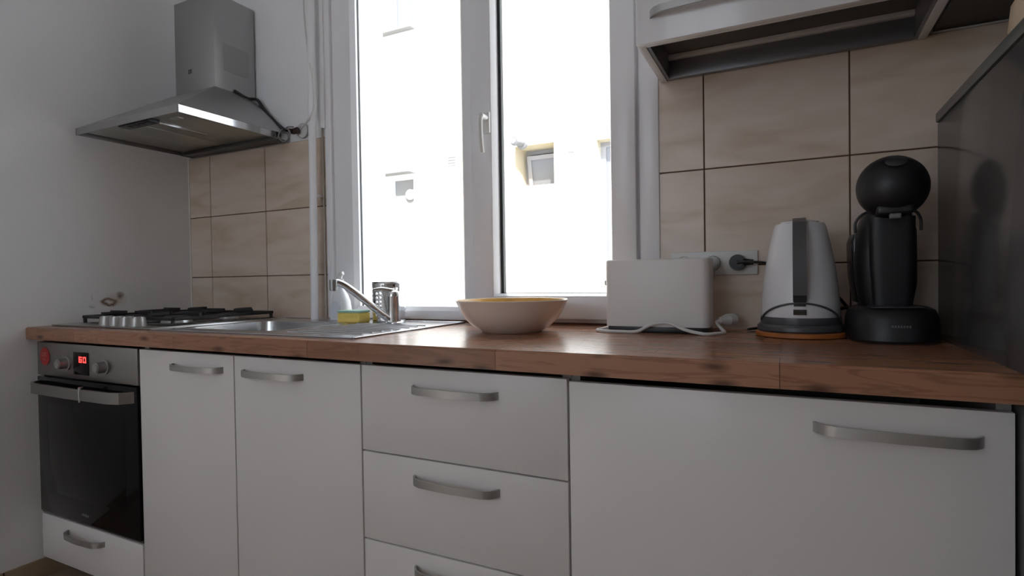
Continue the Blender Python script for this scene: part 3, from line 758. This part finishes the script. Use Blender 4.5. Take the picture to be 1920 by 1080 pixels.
for k in range(13):
    a = -1.25+2.5*k/12; zz = .067-.040*(abs(a)/1.25)**2.0; rad = .0850
    q = Vector((kx, ky, kz+zz))+dirv*rad*math.cos(a)+sd_*rad*math.sin(a); pts.append(q)
tube(bm, pts, .0024, seg=8, sub=2); part('curved_trim', bm, M_kgrey, kt)
c0 = Vector((kx, ky, kz+.047))+dirv*.0835
bm = NB(); u = sd_; 
for s in (-1, 1): pass
vs = [c0+u*a*.013+Vector((0, 0, b*.006)) for a, b in ((-1, -1), (1, -1), (1, 1), (-1, 1))]
f = [bm.verts.new(v+dirv*.0015) for v in vs]; g_ = [bm.verts.new(v-dirv*.002) for v in vs]
bm.faces.new(f); bm.faces.new(list(reversed(g_)))
for k in range(4): bm.faces.new((f[k], f[(k+1) % 4], g_[(k+1) % 4], g_[k]))
part('badge', bm, M_kdark, kt)

# ------------------------------------------------------------------ coffee machine
cfx, cfy = 2.594, -.185
cf = thing('capsule_coffee_machine', 'black capsule coffee machine with a round head beside the fridge', 'coffee machine', (cfx, cfy, ZT))
bm = NB(); loft(bm, [(ZT, cfx, -.170, .080, .108, 2.6), (ZT+.006, cfx, -.170, .084, .112, 2.6), (ZT+.050, cfx, -.170, .082, .110, 2.6), (ZT+.066, cfx, -.168, .076, .103, 2.5), (ZT+.072, cfx, -.165, .066, .095, 2.4)], seg=48); part('drip_tray_base', bm, M_coffee, cf)
bm = NB(); loft(bm, [(ZT+.068, cfx-.002, -.105, .050, .055, 3), (ZT+.12, cfx-.003, -.108, .059, .062, 3), (ZT+.18, cfx-.004, -.110, .060, .062, 3), (ZT+.235, cfx-.002, -.112, .057, .06, 3), (ZT+.275, cfx, -.12, .045, .055, 2.6)], seg=40); part('body', bm, M_coffee, cf)
bm = NB(); loft(bm, [(ZT+.070, cfx+.003, -.165, .034, .020, 4), (ZT+.16, cfx+.003, -.170, .040, .020, 4), (ZT+.262, cfx+.003, -.172, .042, .022, 4)], seg=32); part('front_column', bm, M_coffee, cf)
bm = NB()   # water tank on the left flank
loft(bm, [(ZT+.078, cfx-.050, -.080, .010, .045, 3), (ZT+.14, cfx-.058, -.085, .012, .050, 3), (ZT+.215, cfx-.060, -.085, .012, .050, 3), (ZT+.232, cfx-.056, -.085, .010, .046, 3)], seg=28); part('water_tank', bm, M_coffee2, cf)
bm = NB(); hc = Vector((cfx+.002, -.190, 1.1530))
bmesh.ops.create_uvsphere(bm, u_segments=48, v_segments=28, radius=.066); bmesh.ops.scale(bm, vec=(1, .92, 1), verts=bm.verts); bmesh.ops.translate(bm, verts=bm.verts, vec=hc); hd_ = part('round_head', bm, M_coffee, cf)
bm = NB(); tube(bm, [hc+Vector((.052*math.cos(a), -.036+.002, .052*math.sin(a))) for a in [2*PI*k/40 for k in range(41)]], .0022, seg=6, sub=1); part('head_ring', bm, M_coffring, hd_)
bm = NB(); lathe(bm, [(0, .003), (.014, .0025), (.019, 0), (0, -.002)], (0, 0, 0), seg=28); bmesh.ops.scale(bm, vec=(1, .7, 1), verts=bm.verts); bmesh.ops.rotate(bm, verts=bm.verts, cent=(0, 0, 0), matrix=Matrix.Rotation(math.radians(52), 3, 'X')); bmesh.ops.translate(bm, verts=bm.verts, vec=hc+Vector((0, -.0485, .0455))); part('start_button', bm, M_coffring, hd_)
bm = B(cfx-.030, cfx+.034, -.232, -.176, 1.092, 1.112, bev=.006, seg=3); part('capsule_holder', bm, M_black, cf)
bm = B(cfx-.009, cfx+.012, -.2375, -.225, 1.083, 1.094, bev=.003, seg=3); part('coffee_outlet', bm, M_coffbtn, cf)
for s in (-1, 1):
    bm = NB(); x_ = cfx-.002+s*.056; tube(bm, [(cfx+s*.030, -.16, 1.108), (cfx+s*.048, -.16, 1.102), (x_+s*.003, -.158, 1.085), (x_+s*.004, -.155, 1.062)], .0030, seg=8); part('side_bow', bm, M_coffring, cf)
part('drip_grid', B(cfx-.045, cfx+.045, -.262, -.190, ZT+.0722, ZT+.0738, bev=.0005), M_coffring, cf)
bm = NB(); 
for i in range(7): box(bm, cfx-.012+i*.0048, cfx-.009+i*.0048, -.2822, -.2785, ZT+.034, ZT+.0385)
part('front_mark', bm, M_coffbtn, cf)
bm = NB(); tube(bm, [(cfx-.045, -.075, ZT+.062), (cfx-.070, -.050, ZT+.062), (2.50, -.025, ZT+.052), (2.47, -.02, ZT+.030), (2.44, -.02, ZT+.006), (2.36, -.018, ZT+.0045), (2.325, -.030, ZT+.0055), (2.305, -.06, ZT+.0045)], .0035, seg=8); part('power_cable', bm, M_bcable, cf)

# ------------------------------------------------------------------ fridge on the right
fx0, fx1, fy0, fy1, fz1 = 2.689, 3.245, -.72, -.112, 1.316
fr_ = thing('fridge', 'dark glossy free-standing fridge at the right end of the worktop', 'fridge', ((fx0+fx1)/2, (fy0+fy1)/2, ZF))
part('fridge_body', B(fx0, fx1, -.665, fy1, ZF+.02, fz1-.022, bev=.003), M_fridge, fr_)
part('top_lid', B(fx0-.003, fx1+.003, -.72, fy1+.002, fz1-.0215, fz1, bev=.003), M_fridgetop, fr_)
d_ = part('fridge_door', B(fx0+.002, fx1-.002, -.725, -.672, ZF+.05, fz1-.03, bev=.006), M_fridge, fr_)
part('door_grip', B(fx0+.04, fx0+.055, -.742, -.724, .55, .95, bev=.005), M_steel, d_)
bm = NB()
for x in (fx0+.04, fx1-.04):
    for y in (-.64, -.15): part('foot', cyl(NB(), (x, y, ZF), (x, y, ZF+.022), .018, seg=14), M_black, fr_)
bm.free()
# cream pot with dark red blotches on the fridge
px, py = 2.838, -.33
pt = thing('cream_jar', 'rounded cream jar with dark red blotches on top of the fridge', 'jar', (px, py, fz1))
bm = NB(); lathe(bm, [(0, 0), (.050, 0), (.068, .012), (.082, .045), (.088, .085), (.084, .125), (.070, .150), (.055, .160), (.0, .163)], (px, py, fz1), seg=40); jb = part('jar_body', bm, M_pot, pt, ang=50)
bm = NB()
def blot(az, z, r, n=10):
    c = Vector((px+.0880*math.cos(az), py+.0880*math.sin(az), fz1+z)); nn = Vector((math.cos(az), math.sin(az), 0)); tt = Vector((-nn.y, nn.x, 0))
    A = [bm.verts.new(c+tt*r*(1+.3*math.sin(3*k+az))*math.cos(2*PI*k/n)+Vector((0, 0, 1))*r*(1+.25*math.cos(2*k))*math.sin(2*PI*k/n)-nn*.004) for k in range(n)]
    C = bm.verts.new(c+nn*.0015)
    for k in range(n): bm.faces.new((A[k], A[(k+1) % n], C))
for az, z, r in ((-2.4, .072, .020), (-2.55, .105, .014), (-2.0, .085, .018), (-1.5, .10, .02), (-2.85, .06, .012)): blot(az, z, r)
part('red_blotch', bm, M_potred, pt)
bm = NB(); lathe(bm, [(0, .160), (.056, .161), (.058, .168), (.030, .178), (.012, .181), (.012, .188), (.015, .194), (.0, .198)], (px, py, fz1), seg=32); part('jar_lid', bm, M_pot, pt)

# ------------------------------------------------------------------ upper cabinet
ux0, ux1, uyf, uz = 2.081, 2.690, -.292, 1.516
uc = thing('wall_cabinet', 'white wall cabinet with open dark underside above the coffee machine', 'cabinet', ((ux0+ux1)/2, -.14, uz))
bm = NB(); box(bm, ux0, ux0+.018, uyf+.019, -.001, uz, 2.22, bev=.001); box(bm, ux1-.018, ux1, uyf+.019, -.001, uz, 2.22, bev=.001)
box(bm, ux0, ux1, uyf+.019, -.001, 2.20, 2.218); part('side_panel', bm, M_ucab, uc)
part('back_panel', B(ux0+.018, ux1-.018, -.012, -.004, uz+.078, 2.20), M_ucab, uc)
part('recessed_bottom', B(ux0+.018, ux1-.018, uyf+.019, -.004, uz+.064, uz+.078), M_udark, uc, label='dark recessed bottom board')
for a_ in (ux0+.0185, ux1-.026): part('metal_channel', B(a_, a_+.0075, uyf+.020, -.004, uz+.003, uz+.064), M_uframe, uc)
part('rear_rail', B(ux0+.026, ux1-.026, -.022, -.004, uz+.001, uz+.050, bev=.0015), M_uframe, uc)
part('rear_batten', B(ux0+.026, ux1-.026, -.032, -.004, uz+.051, uz+.0635, bev=.001), M_ucab, uc)
part('front_rail', B(ux0+.018, ux1-.018, uyf+.019, uyf+.030, uz+.001, uz+.064), M_ucab, uc)
ud = part('door', B(ux0+.001, ux1-.001, uyf, uyf+.018, uz-.001, 2.218, bev=.0015), M_ucab, uc)
YD_keep = YD; YD = uyf
part('handle', handle_bm(2.114, 2.332, 1.578), M_handle, ud, label='satin silver bow handle'); YD = YD_keep
# cabinet added right of it, its darkened underside shades the corner
u2 = thing('corner_shade_cabinet', 'added wall cabinet whose darkened underside shades the corner above the fridge', 'cabinet', (2.99, -.14, uz))
part('cabinet_body', B(ux1+.012, 3.28, uyf+.019, -.001, 1.5345, 2.22, bev=.001), M_ucab, u2)
part('underside_board', B(ux1+.012, 3.28, uyf+.019, -.001, 1.5305, 1.534), mat('corner_shade_underside', (.05, .047, .043), .5), u2)
part('door', B(ux1+.014, 3.278, uyf, uyf+.018, 1.530, 2.218, bev=.0015), M_ucab, u2)

# ------------------------------------------------------------------ hood
hx0, hx1, hyf, hz0, hz1 = .020, .6225, -.450, 1.533, 1.558
cx0, cx1, cyf, cz0, cz1 = .200, .438, -.180, 1.725, 2.090
ho = thing('cooker_hood', 'steel chimney cooker hood on the wall above the hob', 'cooker hood', (.32, 0, hz0))
def shell(bm, pts_in, pts_out): pass
bm = NB()
for q in ((hx0, hx1, hyf, hyf+.003, hz0, hz1), (hx0, hx0+.003, hyf, 0, hz0, hz1), (hx0, hx1, -.004, 0, hz0-.004, hz1)): box(bm, *q)
part('rim', bm, M_hood, ho)
part('rim_side', B(hx1-.003, hx1, hyf, -.002, hz0, hz1, bev=.0004, seg=1), M_rim, ho, label='polished right rim that mirrors the window')
bm = NB()
lo = [bm.verts.new(v) for v in ((hx0, hyf, hz1), (hx1, hyf, hz1), (hx1, 0, hz1), (hx0, 0, hz1))]
hi = [bm.verts.new(v) for v in ((cx0-.004, cyf-.004, cz0), (cx1+.004, cyf-.004, cz0), (cx1+.004, 0, cz0), (cx0-.004, 0, cz0))]
for k in range(4): bm.faces.new((lo[k], lo[(k+1) % 4], hi[(k+1) % 4], hi[k]))
bm.faces.new(hi); bm.faces.new(list(reversed(lo)))
part('canopy', bm, M_hood, ho, ang=10)
part('underside', B(hx0+.003, hx1-.003, hyf+.003, -.004, hz1-.006, hz1-.0005), M_hood, ho)
for a, b in ((.045, .318), (.321, .600)):
    f_ = part('grease_filter', B(a, b, -.435, -.052, hz1-.014, hz1-.006, bev=.002), M_filt, ho)
    part('filter_latch', B((a+b)/2+.03, (a+b)/2+.075, -.395, -.372, hz1-.017, hz1-.014, bev=.001), M_handle, f_)
part('rear_deflector', B(hx0+.003, hx1-.003, -.050, -.004, hz0-.002, hz1-.007, bev=.002), M_dark, ho)
bm = B(.265, .440, -.437, -.395, hz0-.001, hz1-.012, bev=.003); sw = part('switch_box', bm, M_black, ho)
bm = NB()
for i in range(4): box(bm, .300+i*.034, .320+i*.034, -.430, -.410, hz0-.004, hz0-.001, bev=.001)
part('switch', bm, M_black, sw)
part('light_lens', B(.400, .414, -.395, -.20, hz1-.017, hz1-.0135, bev=.001), M_chrome, ho)
part('chimney', B(cx0, cx1, cyf, 0, cz0-.002, cz1, bev=.002), M_hood, ho)
part('vent_panel', B(cx1-.0005, cx1+.0015, -.140, -.030, 1.800, 1.905, bev=.0006, seg=1), mat('vent_grey', (.38, .37, .36), .42, 1), ho)
bm = NB(); glyphs(bm, .283, cyf, 1.8, .020, .016, 2, .0008); part('chimney_mark', bm, M_black, ho)
bm = cyl(NB(), (hx1-.07, hyf+.3, hz1+.03), (hx1-.05, hyf+.3, hz1+.03), .001, seg=6); bm.free()
# black cable lying over the canopy edge, with loop by the socket
bm = NB(); tube(bm, [(.443, -.10, 1.732), (.452, -.050, 1.715), (.470, -.018, 1.715), (.50, -.010, 1.675), (.55, -.008, 1.625), (.60, -.008, 1.585), (.628, -.010, 1.572)], .0060, seg=8)
solo('black_hood_cable', bm, M_bcable, 'black cable running down the right edge of the cooker hood', 'cable')
bm = NB(); tube(bm, [(.640, -.040, 1.568), (.618+.018, -.052, 1.560), (.630, -.055, 1.535), (.648, -.05, 1.518), (.668, -.045, 1.524), (.675, -.040, 1.545), (.664, -.036, 1.563), (.645, -.032, 1.572), (.655, -.030, 1.578), (.682, -.030, 1.574)], .0028, seg=8)
solo('cable_loop', bm, mat('grey_cable', (.22, .22, .22), .4), 'thin grey cable loop hanging between hood and socket', 'cable')
so_ = thing('round_socket', 'round white wall socket between the hood and the pipe', 'socket', (.704, 0, 1.55))
bm = NB(); lathe(bm, [(0, 0), (.026, 0), (.026, .010), (.020, .012), (.018, .006), (0, .006)], (0, 0, 0), seg=28); bmesh.ops.rotate(bm, verts=bm.verts, cent=(0, 0, 0), matrix=Matrix.Rotation(PI/2, 3, 'X')); bmesh.ops.translate(bm, verts=bm.verts, vec=(.700, .008, 1.564)); part('socket_ring', bm, M_white, so_)
bm = NB(); lathe(bm, [(.0265, 0.0105), (.029, .0105), (.029, .0), (.0265, 0)], (0, 0, 0), seg=28); bmesh.ops.rotate(bm, verts=bm.verts, cent=(0, 0, 0), matrix=Matrix.Rotation(PI/2, 3, 'X')); bmesh.ops.translate(bm, verts=bm.verts, vec=(.700, .008, 1.564)); part('socket_edge', bm, M_soapcap, so_)
bm = NB(); cyl(bm, (.660, -.014, 1.562), (.688, -.014, 1.564), .011, .013, seg=18); cyl(bm, (.662, -.026, 1.570), (.662, -.026, 1.552), .010, .008, seg=16)
solo('brown_plug', bm, mat('dark_brown_plug', (.06, .03, .025), .4), 'small dark brown plug beside the round socket near the hood', 'plug')
# white pipe and cables
bm = NB(); cyl(bm, (.791, -.046, ZT), (.808, -.046, ZC), .0140, seg=24)
pp = thing('white_pipe', 'white vertical heating pipe between the tiles and the window', 'pipe', (.789, -.046, ZT))
part('pipe_run', bm, M_pvc, pp)
for z in (1.30, 2.15): part('pipe_clip', B(.793, .801, -.034, .004, z-.006, z+.006), M_pvc, pp)
bm = NB(); tube(bm, [(.8095, -.006, ZT), (.8100, -.006, 1.2), (.8085, -.006, 1.56)], .0035, seg=8, sub=2)
solo('grey_conduit', bm, mat('conduit_grey', (.50, .46, .40), .5), 'thin beige conduit on the wall right behind the pipe', 'conduit')
bm = NB(); tube(bm, [(.712, -.020, 1.5655), (.735, -.034, 1.566), (.762, -.048, 1.568), (.806, -.068, 1.580), (.826, -.070, 1.602), (.834, -.070, 1.630), (.836, -.070, 1.685), (.826, -.068, 1.738), (.794, -.052, 1.809), (.763, -.030, 1.882), (.738, -.013, 1.95), (.7285, -.009, 2.06), (.726, -.004, 2.25), (.726, -.004, ZC)], .0032, seg=8)
solo('white_cable', bm, M_cable, 'thin white cable curving from the ceiling over the pipe to the round socket', 'cable')

# ------------------------------------------------------------------ outside: opposite facade
YE = 4.5
M_seccam = mat('camera_shaded_white', (.22, .22, .225), .4)  # white camera toned down to grey, shading held in its colour
nb = thing('neighbour_building', 'sunlit white building across the courtyard seen through the window', 'building', (-1, YE, -3.5))
holes = [(-.56, -.045, 2.085, 2.576), (.465, 1.60, .90, 2.535), (-2.40, -2.06, -.4, 2.33), (-2.40, -2.015, 4.33, 5.6)]
part('facade', holed(NB(), -6.5, 7, -3.5, 9, holes, wallxz(YE, YE+.45)), M_facade, nb)
part('facade_backing', B(-6.5, 7, YE+.45, YE+.55, -3.5, 9), M_facade, nb)
bm = NB(); box(bm, -3.2, -2.78, .8, YE, -3.5, 9); part('side_wall', bm, M_cream, nb, label='cream side wall of the courtyard')
def liner(x0, x1, z0, z1, y0, y1, t):
    bm = NB(); box(bm, x0, x0+t, y0, y1, z0, z1); box(bm, x1-t, x1, y0, y1, z0, z1); box(bm, x0+t, x1-t, y0, y1, z1-t, z1); box(bm, x0+t, x1-t, y0, y1, z0, z0+t*.2); return bm
part('window_reveal', liner(-.56, -.045, 2.085, 2.576, YE-.001, YE+.40, .006), M_reveal, nb)
wn = part('window', liner(-.554, -.051, 2.09, 2.57, YE+.32, YE+.38, .045), M_extframe, nb, label='small window with a tilted sash')
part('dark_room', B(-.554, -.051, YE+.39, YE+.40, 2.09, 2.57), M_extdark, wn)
bm = liner(-.50, -.10, 2.12, 2.50, YE+.29, YE+.325, .05)
bmesh.ops.rotate(bm, verts=bm.verts, cent=(-.3, YE+.31, 2.12), matrix=Matrix.Rotation(math.radians(10), 3, 'X')); part('tilted_sash', bm, M_extframe, wn)
bm = B(-.452, -.148, YE+.305, YE+.315, 2.13, 2.45)
bmesh.ops.rotate(bm, verts=bm.verts, cent=(-.3, YE+.31, 2.12), matrix=Matrix.Rotation(math.radians(10), 3, 'X')); part('pane', bm, M_extpane, wn)
part('window_reveal', liner(.465, 1.60, .90, 2.535, YE-.001, YE+.25, .006), M_reveal, nb)
w2 = part('window', liner(.471, 1.594, .905, 2.53, YE+.15, YE+.20, .06), M_extframe, nb, label='tall window half hidden behind the frame')
part('pane', B(.53, 1.54, YE+.17, YE+.18, .92, 2.48), M_extpane, w2)
dd = part('door', B(-2.40, -2.06, YE+.05, YE+.10, -.4, 2.33), M_extgrey, nb, label='pale grey door panel')
part('round_light', cyl(NB(), (-2.14, YE+.05, 2.13), (-2.14, YE+.02, 2.13), .07, seg=20), M_facade, dd)
part('awning', B(-2.58, -2.02, YE-.16, YE, 2.40, 2.425), M_extgrey, nb)
w3 = part('window', liner(-2.40, -2.015, 4.33, 5.6, YE+.10, YE+.16, .04), M_extframe, nb, label='upper pale blue window')
part('pane', B(-2.36, -2.05, YE+.12, YE+.13, 4.36, 5.57), M_bluepane, w3)
part('window_ledge', B(-2.55, -2.00, YE-.10, YE+.02, 4.295, 4.325), M_extgrey, nb)
bm = NB()
for i in range(4):
    z = 2.435+i*.035; box(bm, -1.515, -1.395, YE-.022, YE, z, z+.010)
part('vent_louvre', bm, M_extgrey, nb)
part('wall_sensor', B(.135, .205, YE-.03, YE, 2.42, 2.53, bev=.005), M_extgrey, nb)
# security camera
scx = thing('security_camera', 'small white dome security camera above the small outside window', 'security camera', (-.46, YE, 2.59))
part('mounting_plate', cyl(NB(), (-.455, YE, 2.60), (-.455, YE-.03, 2.60), .075, .06, seg=28, bev=.004), M_seccam, scx)
cb = part('camera_body', cyl(NB(), (-.455, YE-.03, 2.61), (-.49, YE-.17, 2.60), .05, .055, seg=28, bev=.006), M_seccam, scx)
part('camera_lens', cyl(NB(), (-.4895, YE-.168, 2.60), (-.493, YE-.182, 2.599), .036, .034, seg=24), mat('lens_grey', (.25, .25, .26), .3), scx)
solo_at('ground', B(-8, 8, .36, 6, -3.7, -3.5), M_ground)
